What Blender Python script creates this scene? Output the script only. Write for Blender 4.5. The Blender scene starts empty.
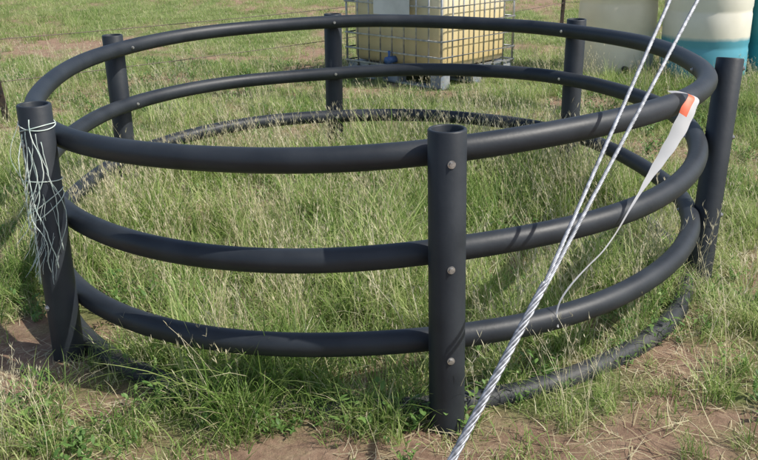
import bpy, math, random
import numpy as np
from mathutils import Vector, Matrix
random.seed(7); rng=np.random.default_rng(11)
SC=bpy.context.scene; COL=SC.collection

# ---------------------------------------------------------------- helpers
class MB:
    def __init__(s): s.v=[];s.f=[];s.n=0;s.m=[]
    def add(s,v,f,mi=0):
        s.v+= [tuple(map(float,q)) for q in v]
        s.f+= [tuple(i+s.n for i in q) for q in f]; s.m+=[mi]*len(f); s.n=len(s.v)
    def obj(s,name,mats,parent=None,smooth=True,link=True):
        me=bpy.data.meshes.new(name);me.from_pydata(s.v,[],s.f)
        for m in (mats if isinstance(mats,list) else [mats]): me.materials.append(m)
        me.polygons.foreach_set('material_index',s.m)
        if smooth: me.polygons.foreach_set('use_smooth',[True]*len(s.f))
        me.update()
        o=bpy.data.objects.new(name,me)
        if link: COL.objects.link(o)
        if parent: o.parent=parent
        return o
def empty(name):
    o=bpy.data.objects.new(name,None);COL.objects.link(o);o.empty_display_size=.2;return o
def tube(pts,r,n=12,cyc=False,caps=True):
    P=np.array(pts,float);N=len(P)
    T=np.roll(P,-1,0)-np.roll(P,1,0)
    if not cyc: T[0]=P[1]-P[0];T[-1]=P[-1]-P[-2]
    T/=np.linalg.norm(T,axis=1)[:,None]+1e-12
    up=np.array([0,0,1.]) if abs(T[0][2])<.9 else np.array([1.,0,0])
    rr=np.broadcast_to(np.array(r,float),(N,))
    V=[];u=None
    for i in range(N):
        if u is None: u=np.cross(up,T[i])
        else: u=u-T[i]*(u@T[i])
        u=u/np.linalg.norm(u);w=np.cross(T[i],u)
        for k in range(n):
            a=2*math.pi*k/n;V.append(P[i]+rr[i]*(u*math.cos(a)+w*math.sin(a)))
    F=[]
    for i in range(N if cyc else N-1):
        j=(i+1)%N
        for k in range(n):
            l=(k+1)%n;F.append((i*n+k,i*n+l,j*n+l,j*n+k))
    if caps and not cyc:
        F.append(tuple(range(n))[::-1]);F.append(tuple((N-1)*n+k for k in range(n)))
    return V,F
def boxv(c,s,rot=0):
    c=np.array(c,float);V=[]
    for x in (-.5,.5):
        for y in (-.5,.5):
            for z in (-.5,.5):
                X,Y=x*s[0],y*s[1]
                V.append((c[0]+X*math.cos(rot)-Y*math.sin(rot),c[1]+X*math.sin(rot)+Y*math.cos(rot),c[2]+z*s[2]))
    return V,[(0,1,3,2),(4,6,7,5),(0,4,5,1),(2,3,7,6),(0,2,6,4),(1,5,7,3)]
def revolve(prof,n=48,c=(0,0,0)):
    V=[];F=[]
    for (r,z) in prof:
        for k in range(n):
            a=2*math.pi*k/n;V.append((c[0]+r*math.cos(a),c[1]+r*math.sin(a),c[2]+z))
    for i in range(len(prof)-1):
        for k in range(n):
            l=(k+1)%n;F.append((i*n+k,i*n+l,(i+1)*n+l,(i+1)*n+k))
    return V,F
def mat(name,col,rough=.5,metal=0,**kw):
    m=bpy.data.materials.new(name);m.use_nodes=True
    b=m.node_tree.nodes['Principled BSDF']
    b.inputs['Base Color'].default_value=(*col,1);b.inputs['Roughness'].default_value=rough;b.inputs['Metallic'].default_value=metal
    for k,v in kw.items(): b.inputs[k].default_value=v
    return m
def noisecol(m,c1,c2,scale,lo=.35,hi=.65,bump=0,bscale=None,detail=6,rr=None):
    nt=m.node_tree;N=nt.nodes;L=nt.links;b=N['Principled BSDF']
    tc=N.new('ShaderNodeTexCoord');no=N.new('ShaderNodeTexNoise');no.inputs['Scale'].default_value=scale;no.inputs['Detail'].default_value=detail
    L.new(tc.outputs['Object'],no.inputs['Vector'])
    cr=N.new('ShaderNodeValToRGB');cr.color_ramp.elements[0].position=lo;cr.color_ramp.elements[1].position=hi
    cr.color_ramp.elements[0].color=(*c1,1);cr.color_ramp.elements[1].color=(*c2,1)
    L.new(no.outputs['Fac'],cr.inputs['Fac']);L.new(cr.outputs['Color'],b.inputs['Base Color'])
    if rr:
        mr=N.new('ShaderNodeMapRange');mr.inputs['To Min'].default_value=rr[0];mr.inputs['To Max'].default_value=rr[1]
        L.new(no.outputs['Fac'],mr.inputs['Value']);L.new(mr.outputs['Result'],b.inputs['Roughness'])
    if bump:
        n2=N.new('ShaderNodeTexNoise');n2.inputs['Scale'].default_value=bscale or scale*3;n2.inputs['Detail'].default_value=5
        L.new(tc.outputs['Object'],n2.inputs['Vector'])
        bp=N.new('ShaderNodeBump');bp.inputs['Strength'].default_value=bump;bp.inputs['Distance'].default_value=.01
        L.new(n2.outputs['Fac'],bp.inputs['Height']);L.new(bp.outputs['Normal'],b.inputs['Normal'])
    return m
# value noise
_perm=rng.random((256,256))
def vnoise(x,y):
    xi=np.floor(x).astype(int);yi=np.floor(y).astype(int);fx=x-xi;fy=y-yi
    fx=fx*fx*(3-2*fx);fy=fy*fy*(3-2*fy)
    g=lambda a,b:_perm[a%256,b%256]
    return (g(xi,yi)*(1-fx)+g(xi+1,yi)*fx)*(1-fy)+(g(xi,yi+1)*(1-fx)+g(xi+1,yi+1)*fx)*fy
def fbm(x,y,s,o=4):
    t=0;a=.5;w=0
    for i in range(o): t=t+a*vnoise(x*s+17*i,y*s+31*i);w+=a;s*=2.1;a*=.5
    return t/w
def sstep(a,b,x): t=np.clip((x-a)/(b-a),0,1);return t*t*(3-2*t)

# ---------------------------------------------------------------- camera
cam=bpy.data.cameras.new('camera');co=bpy.data.objects.new('camera',cam);COL.objects.link(co)
co.location=(0,-4.19432,1.55481);co.rotation_euler=(1.22859,.01175,-.01465)
cam.lens=41.69;cam.clip_end=3000;SC.camera=co

# ---------------------------------------------------------------- light
el,az=math.radians(50),math.radians(106)   # azimuth measured from +Y toward +X
sd=Vector((math.sin(az)*math.cos(el),math.cos(az)*math.cos(el),math.sin(el)))
w=bpy.data.worlds.new('World');SC.world=w;w.use_nodes=True
nt=w.node_tree;sky=nt.nodes.new('ShaderNodeTexSky');sky.sky_type='NISHITA';sky.sun_disc=False
sky.sun_elevation=el;sky.sun_rotation=az;sky.dust_density=2.0
nt.links.new(sky.outputs[0],nt.nodes['Background'].inputs[0]);nt.nodes['Background'].inputs[1].default_value=.15
sl=bpy.data.lights.new('sun','SUN');sl.energy=5.0;sl.angle=math.radians(.6);sl.color=(1,.95,.86)
so=bpy.data.objects.new('sun',sl);COL.objects.link(so);so.rotation_euler=sd.to_track_quat('Z','Y').to_euler();so.location=(5,5,8)
SC.view_settings.view_transform='Standard';SC.view_settings.look='None';SC.view_settings.exposure=0

# ---------------------------------------------------------------- materials
hdpe=noisecol(mat('black_polyethylene',(.012,.013,.015),.38,**{'Specular IOR Level':.42}),(.015,.019,.025),(.030,.036,.044),7,lo=.3,hi=.75,bump=.06,bscale=60,rr=(.42,.58))
hdpe_d=noisecol(mat('dusty_black_polyethylene',(.03,.03,.03),.6),(.022,.026,.031),(.10,.09,.075),5,lo=.45,hi=.8,bump=.05,bscale=60)
bolt_m=noisecol(mat('zinc_bolt',(.6,.6,.6),.45,.8),(.30,.30,.30),(.60,.59,.57),60)
galv=noisecol(mat('galvanised_steel',(.3,.31,.33),.55,.6),(.20,.21,.23),(.44,.46,.50),60,rr=(.4,.65))
steel=noisecol(mat('cage_steel',(.4,.41,.42),.45,.7),(.32,.33,.34),(.55,.55,.55),20)

# ---------------------------------------------------------------- feeder
R0=1.55653;RC=[-.06718,-.01389,.00273,.02038,-.01779,-.01374]
Z=[[.89148,.03917,.02261,-.00849,-.01974],[.58292,.04923,.02824,.00802,-.00497],[.27352,.02639,.03368,-.00548,-.01161],[.018,-.0069,.01398,.00248,-.00165]]
def rad(a):
    r=R0+0*a
    for k in range(2,5): r=r+RC[2*(k-2)]*np.cos(k*a)+RC[2*(k-2)+1]*np.sin(k*a)
    return r
def radb(a):
    q=(a+2.9+math.pi)%(2*math.pi)-math.pi
    return rad(a)+.045*np.exp(-(q/.40)**2)
def ringp(k,a):
    q=Z[k];z=q[0]+q[1]*np.cos(a)+q[2]*np.sin(a)+q[3]*np.cos(2*a)+q[4]*np.sin(2*a)
    wob=.003*np.sin(5*a+k*2)+.0015*np.sin(9*a+k)
    r=radb(a)+.003*np.sin(7*a+1.7*k)
    return np.stack([r*np.cos(a),r*np.sin(a),z+wob],-1)
def pp(a,z):
    r=float(rad(a))+.105;return (r*math.cos(a),r*math.sin(a),z)
POSTS=[(pp(-1.43162,-.02),pp(-1.43905,.9786)),(pp(-2.34004,-.02),pp(-2.33564,.9656)),(pp(-3.68961,-.02),pp(-3.68528,.946)),
 (pp(-4.57419,-.02),pp(-4.57992,.9652)),((1.24,1.115,-.02),(1.241,1.10,.973)),((1.475,-.55,-.02),(1.565,-.40,.965))]
feeder=empty('hay_bale_feeder')
PR=.0405
for k in range(4):
    A=np.linspace(0,2*math.pi,241)[:-1]
    m=MB();m.add(*tube(ringp(k,A),PR,20,True));m.obj('ring_rail_%d'%(k+1),hdpe_d if k==3 else hdpe,feeder)
bm_=MB()
for i,(b,t) in enumerate(POSTS):
    b=np.array(b);t=np.array(t);ax=(t-b);L=np.linalg.norm(ax);ax/=L
    ro,ri=.0575,.047
    u=np.cross(ax,[0,1,0]);u/=np.linalg.norm(u);w_=np.cross(ax,u);n=40
    prof=[(ro,0),(ro,L-.004),(ro-.003,L),(ri+.002,L),(ri,L-.003),(ri,0)]
    V=[];F=[]
    for (r,z) in prof:
        for k in range(n):
            a=2*math.pi*k/n;V.append(b+ax*z+r*(u*math.cos(a)+w_*math.sin(a)))
    for s in range(len(prof)-1):
        for k in range(n):
            l=(k+1)%n;F.append((s*n+k,s*n+l,(s+1)*n+l,(s+1)*n+k))
    m=MB();m.add(V,F);m.obj('post_%d'%(i+1),hdpe,feeder)
    for k in range(3):
        am=math.atan2((b+t)[1],(b+t)[0]);c=ringp(k,np.array([am]))[0]
        zz=(c[2]-b[2])/ax[2];pc=b+ax*zz
        o=np.array([math.cos(am),math.sin(am),0])
        for sgn,base in ((1,pc+o*ro),(-1,c-o*PR)):
            dd=o*sgn;s_=.9 if sgn>0 else .65
            V,F=tube([base-dd*.004,base+dd*.002],.0135*s_,16);bm_.add(V,F)
            V,F=tube([base+dd*.002,base+dd*.008],.0088*s_,6);bm_.add(V,F)
bm_.obj('bolts',bolt_m,feeder,smooth=False)

# ---------------------------------------------------------------- guy wire
A0,A1,B1,B2=[np.array(q) for q in ((0.188,-2.323,0.257),(0.468,-1.979,0.577),(1.002,-1.222,1.286),(1.102,-1.192,1.282))]
guy=empty('guy_wire')
def cable(path,R,name,ns=6,lay=.085,rs=None):
    P=np.array(path);seg=np.linalg.norm(np.diff(P,axis=0),axis=1);s=np.concatenate([[0],np.cumsum(seg)])
    N=max(2,int(s[-1]/.008));ss=np.linspace(0,s[-1],N)
    C=np.stack([np.interp(ss,s,P[:,k]) for k in range(3)],-1)
    T=np.gradient(C,axis=0);T/=np.linalg.norm(T,axis=1)[:,None]
    u=np.cross(T,[0,0,1.]);u/=np.linalg.norm(u,axis=1)[:,None];v=np.cross(T,u)
    m=MB();rs=rs or R*.42
    for k in range(ns):
        a=2*math.pi*(ss/lay+k/ns)
        q=C+(R-rs)*(u*np.cos(a)[:,None]+v*np.sin(a)[:,None]);m.add(*tube(q,rs,6))
    m.obj(name,galv,guy)
dirA=(A0-A1)/np.linalg.norm(A0-A1);G0=A0+dirA*(A0[2]+.05)/(-dirA[2])
up1=(B1-A1)/np.linalg.norm(B1-A1);up2=(B2-A1)/np.linalg.norm(B2-A1)
TOP=A1+up1*7.0
cable([G0,A1,TOP],.0065,'strand_main')
TOP2=A1+up2*7.0
cable([A1+np.array([0.004,0,0.]),TOP2],.0065,'strand_second')
cable([G0,A1+up1*.03],.0118,'grip_wrap',5,.15,.0042)
# ---------------------------------------------------------------- pole that carries the guy wire
wood=noisecol(mat('weathered_wood',(.2,.15,.1),.85),(.10,.075,.05),(.26,.20,.15),6,bump=.6,bscale=30)
pole=MB();px_,py_=TOP[0],TOP[1]
pole.add(*tube([(px_,py_,-.5),(px_,py_,3),(px_,py_,7.6)],[.15,.13,.10],20));pole.obj('utility_pole',wood)

# ---------------------------------------------------------------- flagging tape tied over the top rail
tape_m=mat('white_plastic_tape',(.8,.8,.82),.4)
nt=tape_m.node_tree;tr=nt.nodes.new('ShaderNodeBsdfTranslucent');tr.inputs[0].default_value=(.85,.85,.88,1);ms=nt.nodes.new('ShaderNodeMixShader');ms.inputs[0].default_value=.4
nt.links.new(nt.nodes['Principled BSDF'].outputs[0],ms.inputs[1]);nt.links.new(tr.outputs[0],ms.inputs[2]);nt.links.new(ms.outputs[0],nt.nodes['Material Output'].inputs['Surface'])
orange_m=mat('orange_print',(.70,.13,.05),.5)
TP=np.array([(1.062,-1.14,.962),(1.085,-1.163,.970),(1.128,-1.211,0.963),(1.099,-1.242,0.935),(1.071,-1.27,0.886),(1.032,-1.301,0.828),(0.987,-1.331,0.77),(0.946,-1.358,0.722),(0.905,-1.388,0.669),(0.864,-1.417,0.615),(0.826,-1.439,0.553),(0.775,-1.47,0.494),(0.724,-1.485,0.45),(0.67,-1.503,0.397),(0.631,-1.512,0.34),(0.619,-1.519,0.292),(0.627,-1.525,0.246)])
TW=np.array([.03,.036,.046,.052,.052,.045,.036,.024,.012,.008,.006,.006,.005,.006,.006,.005,.008])
K=len(TP);ss=np.linspace(0,K-1,110)
TPs=np.stack([np.interp(ss,range(K),TP[:,k]) for k in range(3)],-1)
for it in range(8): TPs[1:-1]=(TPs[:-2]+TPs[2:]+2*TPs[1:-1])/4
TWs=np.interp(ss,range(K),TW)
m=MB();V=[];F=[]
for i,(c,wd) in enumerate(zip(TPs,TWs)):
    side=np.array([.85,.35*math.sin(i*.11+.8),-.42+.12*math.sin(i*.19)]);side/=np.linalg.norm(side)
    wd=wd*(1+.05*math.sin(i*.9))
    V+=[c-side*wd/2,c+np.array([0,-.20*wd,0]),c+side*wd/2]
    if i: 
        j=3*i;F+=[(j-3,j-2,j+1,j),(j-2,j-1,j+2,j+1)]
m.add(V,F,0)
m.m=[1 if (q//2 in range(12,25)) and q%2==0 else 0 for q in range(len(F))]
m.obj('flagging_tape',[tape_m,orange_m])

# ---------------------------------------------------------------- twine on left post
tw_m=noisecol(mat('faded_twine',(.5,.55,.5),.8),(.42,.54,.50),(.66,.72,.67),30)
tm=MB();b,t=map(np.array,POSTS[1])
def pax(z): return b+(t-b)*(z-b[2])/(t[2]-b[2])
for q in range(5):
    z0=[.90,.885,.70,.62,.60][q];tilt=random.uniform(-.05,.05);ph=random.uniform(0,6);pts=[]
    for k in range(48):
        a=2*math.pi*k/48;c=pax(z0);rr=.060+.002*math.sin(3*a+ph)
        pts.append(c+np.array([rr*math.cos(a),rr*math.sin(a),tilt*math.cos(a+ph)]))
    tm.add(*tube(pts,.0020,5,True))
for q in range(11):
    a0=random.uniform(-2.4,-1.0);z0=random.uniform(.80,.93);L=random.uniform(.22,.55);pts=[];a=a0;rr=.062
    N=int(L/.02);dr=random.uniform(-.05,.05);sag=random.uniform(0,.04)
    for k in range(N):
        z=z0-k*.02;dr=dr*.85+random.uniform(-.06,.06);a+=dr;u_k=k/N
        r_k=.0615+sag*math.sin(math.pi*u_k)**1.5+(.03*max(0,u_k-.7))
        c=pax(z);pts.append(c+np.array([r_k*math.cos(a),r_k*math.sin(a),0]))
    tm.add(*tube(pts,random.choice([.0012,.0016,.0020]),5))
for q in range(40): # frayed ends
    a0=random.uniform(-2.6,-1.0);z0=random.choice([.62,.45,.5,.7])+random.uniform(-.06,.06);c=pax(z0);pts=[c+np.array([.063*math.cos(a0),.063*math.sin(a0),0])]
    dv=np.array([math.cos(a0)*.5+random.uniform(-.5,.5),math.sin(a0)*.5,-1.0])
    for k in range(5): pts.append(pts[-1]+dv*.016+np.array([random.uniform(-.004,.004),random.uniform(-.004,.002),0]))
    tm.add(*tube(pts,.0007,3))
tm.obj('baling_twine',tw_m)

# ---------------------------------------------------------------- bulk container
ibc=empty('intermediate_bulk_container')
th=math.radians(45);c0=np.array([.69,4.08]);e1=np.array([-math.cos(th),math.sin(th)]);e2=np.array([math.sin(th),math.cos(th)])
LX,LY=1.27,1.12
def I(a,b_,z): q=c0+e1*a+e2*b_;return (q[0],q[1],z)
def rbox(x0,x1,y0,y1,z0,z1,rc,nb=6):
    ring=[]
    for (cx,cy,a0) in ((x1-rc,y1-rc,0),(x0+rc,y1-rc,90),(x0+rc,y0+rc,180),(x1-rc,y0+rc,270)):
        for k in range(nb+1):
            a=math.radians(a0+90*k/nb);ring.append((cx+rc*math.cos(a),cy+rc*math.sin(a),math.cos(a),math.sin(a)))
    V=[];F=[];n=len(ring)
    prof=[]
    for k in range(nb+1): a=math.pi/2*k/nb;prof.append((rc*(1-math.sin(a)),z0+rc*(1-math.cos(a))))
    for k in range(nb+1): a=math.pi/2*k/nb;prof.append((rc*(1-math.cos(a)),z1-rc*(1-math.sin(a))))
    for ins,z in prof:
        for (x,y,cx,cy) in ring: V.append(I(x-ins*cx*.999,y-ins*cy*.999,z))
    for i in range(len(prof)-1):
        for k in range(n): l=(k+1)%n;F.append((i*n+k,i*n+l,(i+1)*n+l,(i+1)*n+k))
    F.append(tuple(range(n)));F.append(tuple((len(prof)-1)*n+k for k in range(n)))
    return V,F
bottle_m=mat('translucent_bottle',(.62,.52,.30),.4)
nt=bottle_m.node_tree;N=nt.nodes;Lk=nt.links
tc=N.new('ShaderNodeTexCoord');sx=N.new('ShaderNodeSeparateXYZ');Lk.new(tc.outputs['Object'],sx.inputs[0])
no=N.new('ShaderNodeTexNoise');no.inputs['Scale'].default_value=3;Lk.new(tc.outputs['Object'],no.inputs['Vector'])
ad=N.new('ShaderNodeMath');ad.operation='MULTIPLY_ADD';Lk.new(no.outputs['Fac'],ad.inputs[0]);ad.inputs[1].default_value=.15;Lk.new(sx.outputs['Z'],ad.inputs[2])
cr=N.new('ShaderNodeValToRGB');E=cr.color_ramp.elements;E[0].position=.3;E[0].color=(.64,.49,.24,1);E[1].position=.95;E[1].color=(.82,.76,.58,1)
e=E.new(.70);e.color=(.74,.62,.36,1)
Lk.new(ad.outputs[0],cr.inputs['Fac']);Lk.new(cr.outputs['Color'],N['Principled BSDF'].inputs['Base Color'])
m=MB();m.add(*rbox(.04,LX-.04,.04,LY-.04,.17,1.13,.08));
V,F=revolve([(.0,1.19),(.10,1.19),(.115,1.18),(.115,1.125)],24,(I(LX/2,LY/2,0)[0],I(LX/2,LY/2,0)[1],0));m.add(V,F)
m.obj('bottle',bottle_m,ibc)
m=MB();nx,ny=8,7
zs=[.17,.30,.45,.60,.76,.92,1.10]
for i in range(nx+1):
    x=LX*i/nx
    for y in (0,LY): m.add(*tube([I(x,y,.13),I(x,y,1.15)],.009 if 0<i<nx else .013,6))
for i in range(1,ny):
    y=LY*i/ny
    for x in (0,LX): m.add(*tube([I(x,y,.13),I(x,y,1.15)],.009,6))
for z in zs+[1.15]:
    r=.009 if z<1.15 else .014
    o=.012 if z<1.15 else 0
    m.add(*tube([I(-o,-o,z),I(LX+o,-o,z),I(LX+o,LY+o,z),I(-o,LY+o,z)],r,6,True))
for y in (.34,.69): m.add(*tube([I(0,y,1.165),I(LX,y,1.165)],.012,6))
m.obj('cage',steel,ibc)
plate_m=noisecol(mat('pallet_steel',(.3,.33,.38),.5,.3),(.22,.26,.32),(.42,.44,.47),8)
m=MB()
def ib(x,y,z,sx_,sy_,sz_):
    V,F=boxv((0,0,0),(1,1,1));VV=[I(x+v[0]*sx_,y+v[1]*sy_,z+v[2]*sz_) for v in V];m.add(VV,F)
ib(LX/2,LY/2,.145,LX-.02,LY-.02,.03)
for x in (.07,LX/2,LX-.07):
    for y in (.07,LY/2,LY-.07): ib(x,y,.073,.13,.13,.11)
for y in (.07,LY/2,LY-.07): ib(LX/2,y,.01,LX,.1,.018)
m.obj('pallet',plate_m,ibc,smooth=False)
m=MB();cv=I(LX/2,-.02,.23);dv=np.array([-e2[0],-e2[1],0])
m.add(*tube([np.array(cv)-dv*.1,np.array(cv)+dv*.06],.035,16));m.add(*tube([np.array(cv)+dv*.02,np.array(cv)+dv*.02+np.array([0,0,.09])],.014,10))
m.obj('valve',mat('valve_blue',(.05,.12,.3),.4),ibc)
lab=MB()
def q4(x0,x1,z0,z1): lab.add([I(x0,-.026,z0),I(x1,-.026,z0),I(x1,-.026,z1),I(x0,-.026,z1)],[(0,1,2,3)])
q4(.38,.86,.66,.96);lab.obj('label_plate',noisecol(mat('label_white',(.7,.7,.7),.4),(.6,.6,.58),(.75,.75,.73),5),ibc,smooth=False)

# ---------------------------------------------------------------- plastic tanks
def tank(cx,cy,r,H,lo,hi,split,name='plastic_storage_tank'):
    root=empty(name)
    m_=mat('tank_plastic',lo,.4);nt=m_.node_tree;N=nt.nodes;Lk=nt.links
    tc=N.new('ShaderNodeTexCoord');sx=N.new('ShaderNodeSeparateXYZ');Lk.new(tc.outputs['Object'],sx.inputs[0])
    no=N.new('ShaderNodeTexNoise');no.inputs['Scale'].default_value=5;no.inputs['Detail'].default_value=6;Lk.new(tc.outputs['Object'],no.inputs['Vector'])
    ad=N.new('ShaderNodeMath');ad.operation='MULTIPLY_ADD';Lk.new(no.outputs['Fac'],ad.inputs[0]);ad.inputs[1].default_value=.04;Lk.new(sx.outputs['Z'],ad.inputs[2])
    mr=N.new('ShaderNodeMapRange');mr.inputs['From Min'].default_value=split;mr.inputs['From Max'].default_value=split+.04
    Lk.new(ad.outputs[0],mr.inputs['Value'])
    mx=N.new('ShaderNodeMix');mx.data_type='RGBA';mx.inputs['A'].default_value=(*lo,1);mx.inputs['B'].default_value=(*hi,1)
    Lk.new(mr.outputs['Result'],mx.inputs['Factor'])
    m2=N.new('ShaderNodeMix');m2.data_type='RGBA';m2.blend_type='MULTIPLY';m2.inputs['Factor'].default_value=.2
    Lk.new(mx.outputs['Result'],m2.inputs['A'])
    cr=N.new('ShaderNodeValToRGB');cr.color_ramp.elements[0].position=.3;cr.color_ramp.elements[0].color=(.55,.5,.42,1);cr.color_ramp.elements[1].position=.6;cr.color_ramp.elements[1].color=(1,1,1,1)
    Lk.new(no.outputs['Fac'],cr.inputs['Fac']);Lk.new(cr.outputs['Color'],m2.inputs['B'])
    Lk.new(m2.outputs['Result'],N['Principled BSDF'].inputs['Base Color'])
    prof=[(0,.0),(r*.9,.0),(r*.97,.02),(r,.07)]
    for k in range(1,4):
        z=H*k/4;prof+=[(r,z-.04),(r*.985,z-.015),(r*.985,z+.015),(r,z+.04)]
    prof+=[(r,H-.10),(r*.97,H-.04),(r*.85,H),(r*.35,H+.08),(r*.3,H+.09),(r*.3,H+.13),(0,H+.13)]
    m=MB();m.add(*revolve(prof,56,(cx,cy,0)));m.obj('shell',m_,root)
    m=MB();m.add(*tube([(cx,cy-r*.96,.1),(cx,cy-r-.06,.1)],.03,14));m.obj('outlet',mat('outlet_black',(.02,.02,.02),.5),root)
tank(2.56,4.95,.39,1.45,(.82,.75,.60),(.86,.78,.60),.28)
tank(3.33,4.55,.41,1.35,(.12,.40,.52),(.86,.83,.72),.42)
tank(4.16,4.75,.41,1.30,(.06,.36,.42),(.08,.38,.44),.85)

# ---------------------------------------------------------------- fence
fence=empty('barbed_wire_fence')
tpost_m=noisecol(mat('rusty_t_post',(.1,.06,.04),.8),(.03,.028,.027),(.09,.06,.045),20)
fp=[(-2.93,2.86),(2.85,8.9),(8.9,14.7),(-9.2,-2.9)]
LN=[-.10,.03,.03,.03]
m=MB()
for i,(x,y) in enumerate(fp):
    lx=LN[i]
    V,F=boxv((0,0,.6),(.055,.010,1.3));V=[(x+v[0]+lx*v[2],y+v[1],v[2]) for v in V];m.add(V,F)
    V,F=boxv((0,.019,.6),(.010,.032,1.3));V=[(x+v[0]+lx*v[2],y+v[1],v[2]) for v in V];m.add(V,F)
    for k in range(12):
        V,F=boxv((0,-.009,.25+.08*k),(.03,.012,.018));V=[(x+v[0]+lx*v[2],y+v[1],v[2]) for v in V];m.add(V,F)
m.obj('t_posts',tpost_m,fence,smooth=False)
m=MB()
order=[3,0,1,2]
for z in (.35,.68,1.02):
    for s in range(3):
        i,j=order[s],order[s+1];li=LN[i];lj=LN[j]
        a=np.array([fp[i][0]+li*z,fp[i][1]-.02,z]);c=np.array([fp[j][0]+lj*z,fp[j][1]-.02,z])
        T=np.linspace(0,1,60);P=a+(c-a)*T[:,None];P[:,2]-=.05*4*T*(1-T)
        L=np.linalg.norm(c-a);m.add(*tube(P,.0032,4))
        for q in range(int(L/.13)):
            t_=(q+.5)*.13/L;pt=a+(c-a)*t_;pt[2]-=.05*4*t_*(1-t_)
            dd=np.array([random.uniform(-1,1),random.uniform(-1,1),random.uniform(-1,1)]);dd*=.014/np.linalg.norm(dd)
            m.add(*tube([pt-dd,pt+dd],.0018,3))
m.obj('wires',mat('wire_rust',(.16,.13,.11),.6,.5),fence)

# ---------------------------------------------------------------- ground cover field
def inring(x,y): 
    a=np.arctan2(y,x);return np.hypot(x,y)/rad(a)
def cover(x,y):
    n=fbm(x+40,y+40,1.5,4);n2=fbm(x+9,y+77,4.2,3)
    base=.84+0*x
    q=inring(x,y)
    base=np.where(q>1.0,.68,base)
    base=base-.62*sstep(-1.45,-1.85,y)*sstep(-1.0,.3,x)
    base=base-.34*sstep(-1.7,-2.2,y)*sstep(.2,-1.0,x)
    base=base-.36*sstep(1.5,2.0,x)*sstep(1.4,.6,y)
    base=base-.36*sstep(-1.5,-1.9,x)*sstep(1.0,-.4,y)
    base=base+.30*np.exp(-(((x+.35)/.50)**2+((y+1.68)/.22)**2))
    base=base-.80*np.exp(-((y-7.4-.12*(x+5))/.85)**2)*sstep(-2.2,-3.4,x)
    base=base-.25*np.exp(-(((x+2.2)/2.0)**2+((y-6.0)/1.0)**2))
    base=base-.40*np.exp(-((y-12.5)/1.6)**2)*sstep(-3,2,x)
    base=base+.06*sstep(4,6,y)
    c=base+(n-.5)*1.9+(n2-.5)*.9
    return np.clip(c,0.03,1)
def gz(x,y): 
    r=np.hypot(x,y)
    return ((fbm(x+5,y+5,.9,4)-.5)*.04+(fbm(x,y,6,3)-.5)*.018)*sstep(60,12,r) + (fbm(x+100,y+100,.02,3)-.5)*2.5*sstep(40,200,r)

g=np.concatenate([-np.geomspace(1500,7,50)[:-1],np.arange(-7,7.001,.05),np.geomspace(7,1500,50)[1:]])
gy=g.copy();X,Y=np.meshgrid(g,gy,indexing='ij');n=len(g)
ZZ=gz(X,Y);cv=cover(X,Y)
verts=np.stack([X,Y,ZZ],-1).reshape(-1,3)
ii=np.arange(n*n).reshape(n,n);faces=np.stack([ii[:-1,:-1],ii[1:,:-1],ii[1:,1:],ii[:-1,1:]],-1).reshape(-1,4)
me=bpy.data.meshes.new('ground');me.vertices.add(n*n);me.vertices.foreach_set('co',verts.ravel())
me.loops.add(faces.size);me.loops.foreach_set('vertex_index',faces.ravel());me.polygons.add(len(faces))
me.polygons.foreach_set('loop_start',np.arange(len(faces))*4);me.polygons.foreach_set('loop_total',np.full(len(faces),4))
me.update(calc_edges=True);me.polygons.foreach_set('use_smooth',[True]*len(faces))
at=me.attributes.new('cover','FLOAT','POINT');at.data.foreach_set('value',cv.ravel().astype(np.float32))
go=bpy.data.objects.new('ground',me);COL.objects.link(go)
gm=mat('soil_and_litter',(.2,.13,.08),.95);nt=gm.node_tree;N=nt.nodes;Lk=nt.links;B=N['Principled BSDF']
B.inputs['Specular IOR Level'].default_value=.15
def noise(s,dt=6,rough=.6):
    tc=N.new('ShaderNodeTexCoord');no=N.new('ShaderNodeTexNoise');no.inputs['Scale'].default_value=s;no.inputs['Detail'].default_value=dt;no.inputs['Roughness'].default_value=rough
    Lk.new(tc.outputs['Object'],no.inputs['Vector']);return no.outputs['Fac']
def ramp(fac,els):
    cr=N.new('ShaderNodeValToRGB');E=cr.color_ramp.elements
    E[0].position,E[0].color=els[0][0],(*els[0][1],1);E[1].position,E[1].color=els[-1][0],(*els[-1][1],1)
    for q,c in els[1:-1]: e=E.new(q);e.color=(*c,1)
    Lk.new(fac,cr.inputs['Fac']);return cr.outputs['Color']
def mix(fac,a,b_,bt='MIX'):
    mx=N.new('ShaderNodeMix');mx.data_type='RGBA';mx.blend_type=bt
    if isinstance(fac,float): mx.inputs['Factor'].default_value=fac
    else: Lk.new(fac,mx.inputs['Factor'])
    Lk.new(a,mx.inputs['A']);Lk.new(b_,mx.inputs['B']);return mx.outputs['Result']
soil=ramp(noise(11,8,.7),[(.3,(.19,.12,.082)),(.5,(.30,.20,.14)),(.7,(.42,.30,.21))])
litter=ramp(noise(70,4,.8),[(.38,(.15,.115,.065)),(.52,(.32,.26,.15)),(.65,(.48,.40,.24))])
green=ramp(noise(26,6,.8),[(.35,(.07,.11,.03)),(.55,(.17,.21,.07)),(.7,(.32,.31,.15))])
va=N.new('ShaderNodeAttribute');va.attribute_name='cover'
mr=N.new('ShaderNodeMapRange');mr.inputs['From Min'].default_value=.35;mr.inputs['From Max'].default_value=.85;Lk.new(va.outputs['Fac'],mr.inputs['Value'])
lm=N.new('ShaderNodeMapRange');lm.inputs['From Min'].default_value=.50;lm.inputs['From Max'].default_value=.68;Lk.new(noise(5,6,.7),lm.inputs['Value'])
s1=mix(lm.outputs['Result'],soil,litter)
c=mix(mr.outputs['Result'],s1,green)
Lk.new(c,B.inputs['Base Color'])
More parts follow.
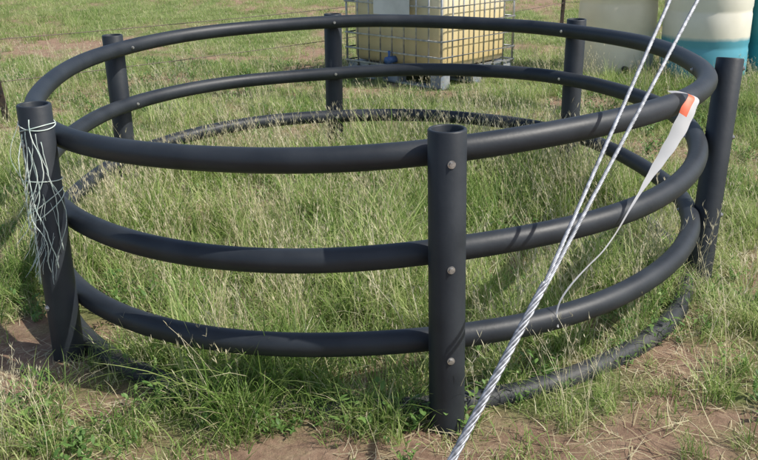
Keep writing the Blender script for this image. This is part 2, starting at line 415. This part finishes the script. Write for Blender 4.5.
bp=N.new('ShaderNodeBump');bp.inputs['Strength'].default_value=.9;bp.inputs['Distance'].default_value=.02;Lk.new(noise(45,8,.75),bp.inputs['Height']);Lk.new(bp.outputs['Normal'],B.inputs['Normal'])
me.materials.append(gm)

# ---------------------------------------------------------------- grass
def leafmat(name,els,trans=.35,rough=.5):
    m=bpy.data.materials.new(name);m.use_nodes=True;nt=m.node_tree;N=nt.nodes;L=nt.links
    B=N['Principled BSDF'];B.inputs['Roughness'].default_value=rough;B.inputs['Specular IOR Level'].default_value=.35
    at=N.new('ShaderNodeAttribute');at.attribute_name='tint'
    oi=N.new('ShaderNodeObjectInfo')
    ge=N.new('ShaderNodeNewGeometry');no=N.new('ShaderNodeTexNoise');no.inputs['Scale'].default_value=.9;no.inputs['Detail'].default_value=3;L.new(ge.outputs['Position'],no.inputs['Vector'])
    a1=N.new('ShaderNodeMath');a1.operation='MULTIPLY_ADD';L.new(oi.outputs['Random'],a1.inputs[0]);a1.inputs[1].default_value=.34;L.new(at.outputs['Fac'],a1.inputs[2])
    a2=N.new('ShaderNodeMath');a2.operation='MULTIPLY_ADD';L.new(no.outputs['Fac'],a2.inputs[0]);a2.inputs[1].default_value=1.0;L.new(a1.outputs[0],a2.inputs[2])
    a3=N.new('ShaderNodeMath');a3.operation='SUBTRACT';L.new(a2.outputs[0],a3.inputs[0]);a3.inputs[1].default_value=.62
    cr=N.new('ShaderNodeValToRGB');E=cr.color_ramp.elements
    E[0].position,E[0].color=els[0][0],(*els[0][1],1);E[1].position,E[1].color=els[-1][0],(*els[-1][1],1)
    for q,c in els[1:-1]: e=E.new(q);e.color=(*c,1)
    L.new(a3.outputs[0],cr.inputs['Fac']);L.new(cr.outputs['Color'],B.inputs['Base Color'])
    tr=N.new('ShaderNodeBsdfTranslucent');L.new(cr.outputs['Color'],tr.inputs['Color'])
    ms=N.new('ShaderNodeMixShader');ms.inputs[0].default_value=trans
    L.new(B.outputs[0],ms.inputs[1]);L.new(tr.outputs[0],ms.inputs[2]);L.new(ms.outputs[0],N['Material Output'].inputs['Surface'])
    return m
grass_m=leafmat('grass_blades',[(0,(.11,.20,.04)),(.35,(.23,.35,.085)),(.65,(.40,.49,.17)),(1,(.62,.61,.33))],.45)
straw_m=leafmat('dry_grass',[(0,(.40,.34,.19)),(.5,(.60,.54,.34)),(1,(.76,.71,.53))],.3,.6)
weed_m=leafmat('weed_leaves',[(0,(.07,.15,.035)),(.5,(.13,.24,.06)),(1,(.24,.36,.10))],.3)
def blades(n,spread,L,w,bend,lean=(0,.35),seg=5,shape='grass',tint=(0,1),base=None,z0=0):
    a=rng.uniform(0,2*np.pi,n);rr=spread*np.sqrt(rng.random(n));bx=rr*np.cos(a);by=rr*np.sin(a);bz=np.full(n,z0,float)
    if base is not None: bx,by,bz=base.T
    az=rng.uniform(0,2*np.pi,n)
    Ln=rng.uniform(*L,n);Wd=rng.uniform(*w,n);th0=rng.uniform(*lean,n);bd=rng.uniform(*bend,n)
    tn=rng.uniform(*tint,n);sw=rng.normal(0,.5,n)
    V=np.zeros((n,seg+1,2,3));x=bx.copy();y=by.copy();z=bz.copy();T=np.zeros((n,seg+1,2))
    for s in range(seg+1):
        t=s/seg
        if shape=='grass': ww=Wd*(1-t**2.2)*.5+.0002
        elif shape=='leaf': ww=Wd*np.sin(np.pi*min(t*.93+.06,1))**.8*.5+.0002
        else: ww=Wd*.5*(1-.4*t)
        azt=az+sw*t;sx=-np.sin(azt);sy=np.cos(azt)
        V[:,s,0]=np.stack([x-sx*ww,y-sy*ww,z],-1);V[:,s,1]=np.stack([x+sx*ww,y+sy*ww,z],-1)
        T[:,s,:]=(tn*.7+.3*t*.6)[:,None]
        th=th0+bd*t;st=Ln/seg
        x=x+np.sin(th)*np.cos(azt)*st;y=y+np.sin(th)*np.sin(azt)*st;z=z+np.cos(th)*st
    F=[]
    k=np.arange(n)[:,None]*(seg+1)*2
    for s in range(seg):
        F.append(np.concatenate([k+2*s,k+2*s+1,k+2*s+3,k+2*s+2],1))
    F=np.concatenate(F,0)
    return V.reshape(-1,3),F,T.reshape(-1),V
src=bpy.data.collections.new('grass_source')
def mk(name,parts,mats):
    vs=[];fs=[];ts=[];mi=[];n=0
    for (V,F,T,m_) in parts: vs.append(V);fs.append(F+n);ts.append(T);mi+=[m_]*len(F);n+=len(V)
    vs=np.concatenate(vs);fs=np.concatenate(fs);ts=np.concatenate(ts)
    me=bpy.data.meshes.new(name);me.vertices.add(len(vs));me.vertices.foreach_set('co',vs.ravel())
    me.loops.add(fs.size);me.loops.foreach_set('vertex_index',fs.ravel());me.polygons.add(len(fs))
    me.polygons.foreach_set('loop_start',np.arange(len(fs))*4);me.polygons.foreach_set('loop_total',np.full(len(fs),4))
    me.update(calc_edges=True);me.polygons.foreach_set('use_smooth',[True]*len(fs))
    for m_ in mats: me.materials.append(m_)
    me.polygons.foreach_set('material_index',mi)
    at=me.attributes.new('tint','FLOAT','POINT');at.data.foreach_set('value',ts.astype(np.float32))
    o=bpy.data.objects.new(name,me);src.objects.link(o);return o
MT=[grass_m,straw_m,weed_m]
def P3(b,m_): return (b[0],b[1],b[2],m_)
def seedstems(n,spread,L):
    V,F,T,VV=blades(n,spread,L,(.0016,.0026),(.2,.9),(0,.35),8,'stem',(.3,1))
    out=[(V,F,T,1)]
    cen=VV.mean(2);bs=[]
    for s in range(5,9):
        for q in range(3):
            jit=rng.normal(0,.002,(n,3));bs.append(cen[:,s]+jit)
    bs=np.concatenate(bs)
    out.append(P3(blades(len(bs),0,(.012,.035),(.0015,.003),(-.3,.6),(.1,.9),2,'leaf',(.4,1),base=bs),1))
    return out
for i in range(5): mk('g%02d'%i,[P3(blades(32,.08,(.08,.34),(.0025,.0060),(.3,1.9),(0,.6),5),0),P3(blades(7,.08,(.06,.25),(.002,.004),(.3,1.9),(.1,.9),4),1)],MT)
for i in range(5,8): mk('g%02d'%i,seedstems(7,.07,(.24,.46))+[P3(blades(12,.06,(.08,.24),(.002,.004),(.3,1.5),(0,.5),4),0)],MT)
for i in range(8,10):
    V,F,T,VV=blades(6,.03,(.05,.15),(.002,.003),(.0,.5),(.2,.9),6,'stem',(.2,.6));cen=VV.mean(2);bs=np.concatenate([cen[:,s] for s in (1,2,3,4,5,6,6)])
    mk('g%02d'%i,[(V,F,T,2),P3(blades(len(bs),0,(.015,.038),(.007,.014),(.2,.9),(.5,1.3),4,'leaf',(0,1),base=bs),2)],MT)
for i in range(10,12): mk('g%02d'%i,[P3(blades(50,.12,(.03,.10),(.0022,.005),(.3,1.6),(0,.8),3),0),P3(blades(16,.12,(.03,.10),(.002,.004),(.2,1.4),(.2,1.2),3),1)],MT)
for i in range(12,14): mk('g%02d'%i,[P3(blades(20,.12,(.04,.16),(.0015,.0035),(-.3,.4),(1.35,1.6),3,'grass',(0,1),z0=.006),1)],MT)

pts=[];idx=[];scl=[]
def put(x,y,ids,s):
    pts.append(np.stack([x,y,gz(x,y)-.004],-1));idx.append(rng.choice(ids,len(x)));scl.append(s)
x=rng.uniform(-4.2,4.6,9500);y=rng.uniform(-3.0,5.6,9500);c=cover(x,y);q=inring(x,y)
k=rng.random(len(x))<c**1.7;x,y,c,q=x[k],y[k],c[k],q[k]
hs=(.38+.95*fbm(x+3,y+60,1.9,3))*(.45+.55*c)*np.where(q<1,1.15,.92)
hs*=1-.36*sstep(-1.5,-2.1,y)
ang=np.arctan2(y,x)
expo=np.exp(-((q-1.03)/.10)**2)*(((ang>-1.35)&(ang<-.1))|((ang<-1.95)&(ang>-2.9)))
hs*=1-.5*expo
hs*=1-.35*sstep(2.5,4,y)
put(x,y,[0,1,2,3,4],hs*rng.uniform(.7,1.3,len(x)))
n=90;a=rng.uniform(-1.95,-1.5,n);r=rad(a)+rng.normal(.03,.09,n);put(r*np.cos(a),r*np.sin(a),[0,1,2,8,9,10],rng.uniform(.45,.85,n))
x=rng.uniform(-4.2,4.6,3600);y=rng.uniform(-2.4,6,3600);c=cover(x,y);q=inring(x,y)
k=rng.random(len(x))<np.where(q<1,.95,.35)*c;x,y,c=x[k],y[k],c[k];put(x,y,[5,6,7],rng.uniform(.6,1.05,len(x)))
x=rng.uniform(-4.2,4.6,3400);y=rng.uniform(-3.2,6,3400);k=fbm(x+70,y+3,2.2,3)>.51;x,y=x[k],y[k];put(x,y,[8,9],rng.uniform(.5,1.2,len(x)))
a=rng.uniform(.35,3.3,360);r=rad(a)+rng.normal(-.05,.12,360);put(r*np.cos(a),r*np.sin(a),[0,1,2,5,6],rng.uniform(.8,1.2,360))
x=rng.uniform(1.6,4.6,300);y=rng.uniform(3.6,4.5,300);put(x,y,[0,1,2,5,3],rng.uniform(.5,1.0,300))
x=rng.uniform(-4.6,4.8,7000);y=rng.uniform(-3.2,6,7000);c=cover(x,y);k=rng.random(len(x))<c*.85+.03;x,y=x[k],y[k];put(x,y,[10,11],rng.uniform(.6,1.1,len(x)))
x=rng.uniform(-4.6,4.8,3400);y=rng.uniform(-3.2,6,3400);put(x,y,[12,13],rng.uniform(.6,1.2,len(x)))
n=21000;x=rng.uniform(-12,12,n);y=5+18*rng.random(n)**1.2;c=cover(x,y);k=rng.random(n)<c*.95;x,y=x[k],y[k];put(x,y,[10,11,10,11,10,12],rng.uniform(.6,1.25,len(x)))
n=6500;x=rng.uniform(-11,11,n);y=rng.uniform(-6,12,n);k=(np.abs(x)>4.4);x,y=x[k],y[k];put(x,y,[10,11,1,2],rng.uniform(.6,1.0,len(x)))
pts=np.concatenate(pts);idx=np.concatenate(idx);scl=np.concatenate(scl)
mk_=np.ones(len(pts),bool)
for cx,cy,rr in ((2.56,4.95,.38),(3.33,4.55,.40),(4.16,4.75,.40)): mk_&=np.hypot(pts[:,0]-cx,pts[:,1]-cy)>rr
pa=(pts[:,0]-c0[0])*e1[0]+(pts[:,1]-c0[1])*e1[1];pb=(pts[:,0]-c0[0])*e2[0]+(pts[:,1]-c0[1])*e2[1]
mk_&=~((pa>-.02)&(pa<LX+.02)&(pb>-.02)&(pb<LY+.02))
nearf=((pa>-.45)&(pa<LX+.3)&(pb>-.45)&(pb<LY+.3));scl=np.where(nearf,scl*.75,scl)
pts,idx,scl=pts[mk_],idx[mk_],scl[mk_];n=len(pts)
me=bpy.data.meshes.new('grass');me.vertices.add(n);me.vertices.foreach_set('co',pts.astype(np.float32).ravel())
at=me.attributes.new('idx','INT','POINT');at.data.foreach_set('value',idx.astype(np.int32))
at=me.attributes.new('scl','FLOAT','POINT');at.data.foreach_set('value',scl.astype(np.float32))
rot=np.stack([rng.normal(0,.10,n),rng.normal(0,.10,n),rng.uniform(0,6.283,n)],-1)
at=me.attributes.new('rot','FLOAT_VECTOR','POINT');at.data.foreach_set('vector',rot.astype(np.float32).ravel())
gr=bpy.data.objects.new('grass',me);COL.objects.link(gr)
ng=bpy.data.node_groups.new('grass_scatter','GeometryNodeTree')
ng.interface.new_socket('Geometry',in_out='INPUT',socket_type='NodeSocketGeometry');ng.interface.new_socket('Geometry',in_out='OUTPUT',socket_type='NodeSocketGeometry')
N=ng.nodes;L=ng.links;gi=N.new('NodeGroupInput');gout=N.new('NodeGroupOutput')
m2p=N.new('GeometryNodeMeshToPoints');iop=N.new('GeometryNodeInstanceOnPoints');ci=N.new('GeometryNodeCollectionInfo')
ci.inputs['Collection'].default_value=src;ci.inputs['Separate Children'].default_value=True;ci.inputs['Reset Children'].default_value=True
def na(nm,t): q=N.new('GeometryNodeInputNamedAttribute');q.data_type=t;q.inputs['Name'].default_value=nm;return q.outputs['Attribute']
e2r=N.new('FunctionNodeEulerToRotation')
L.new(gi.outputs[0],m2p.inputs[0]);L.new(m2p.outputs[0],iop.inputs['Points']);L.new(ci.outputs[0],iop.inputs['Instance'])
iop.inputs['Pick Instance'].default_value=True
L.new(na('idx','INT'),iop.inputs['Instance Index']);L.new(na('rot','FLOAT_VECTOR'),e2r.inputs[0]);L.new(e2r.outputs[0],iop.inputs['Rotation']);L.new(na('scl','FLOAT'),iop.inputs['Scale'])
L.new(iop.outputs[0],gout.inputs[0])
md=gr.modifiers.new('scatter','NODES');md.node_group=ng
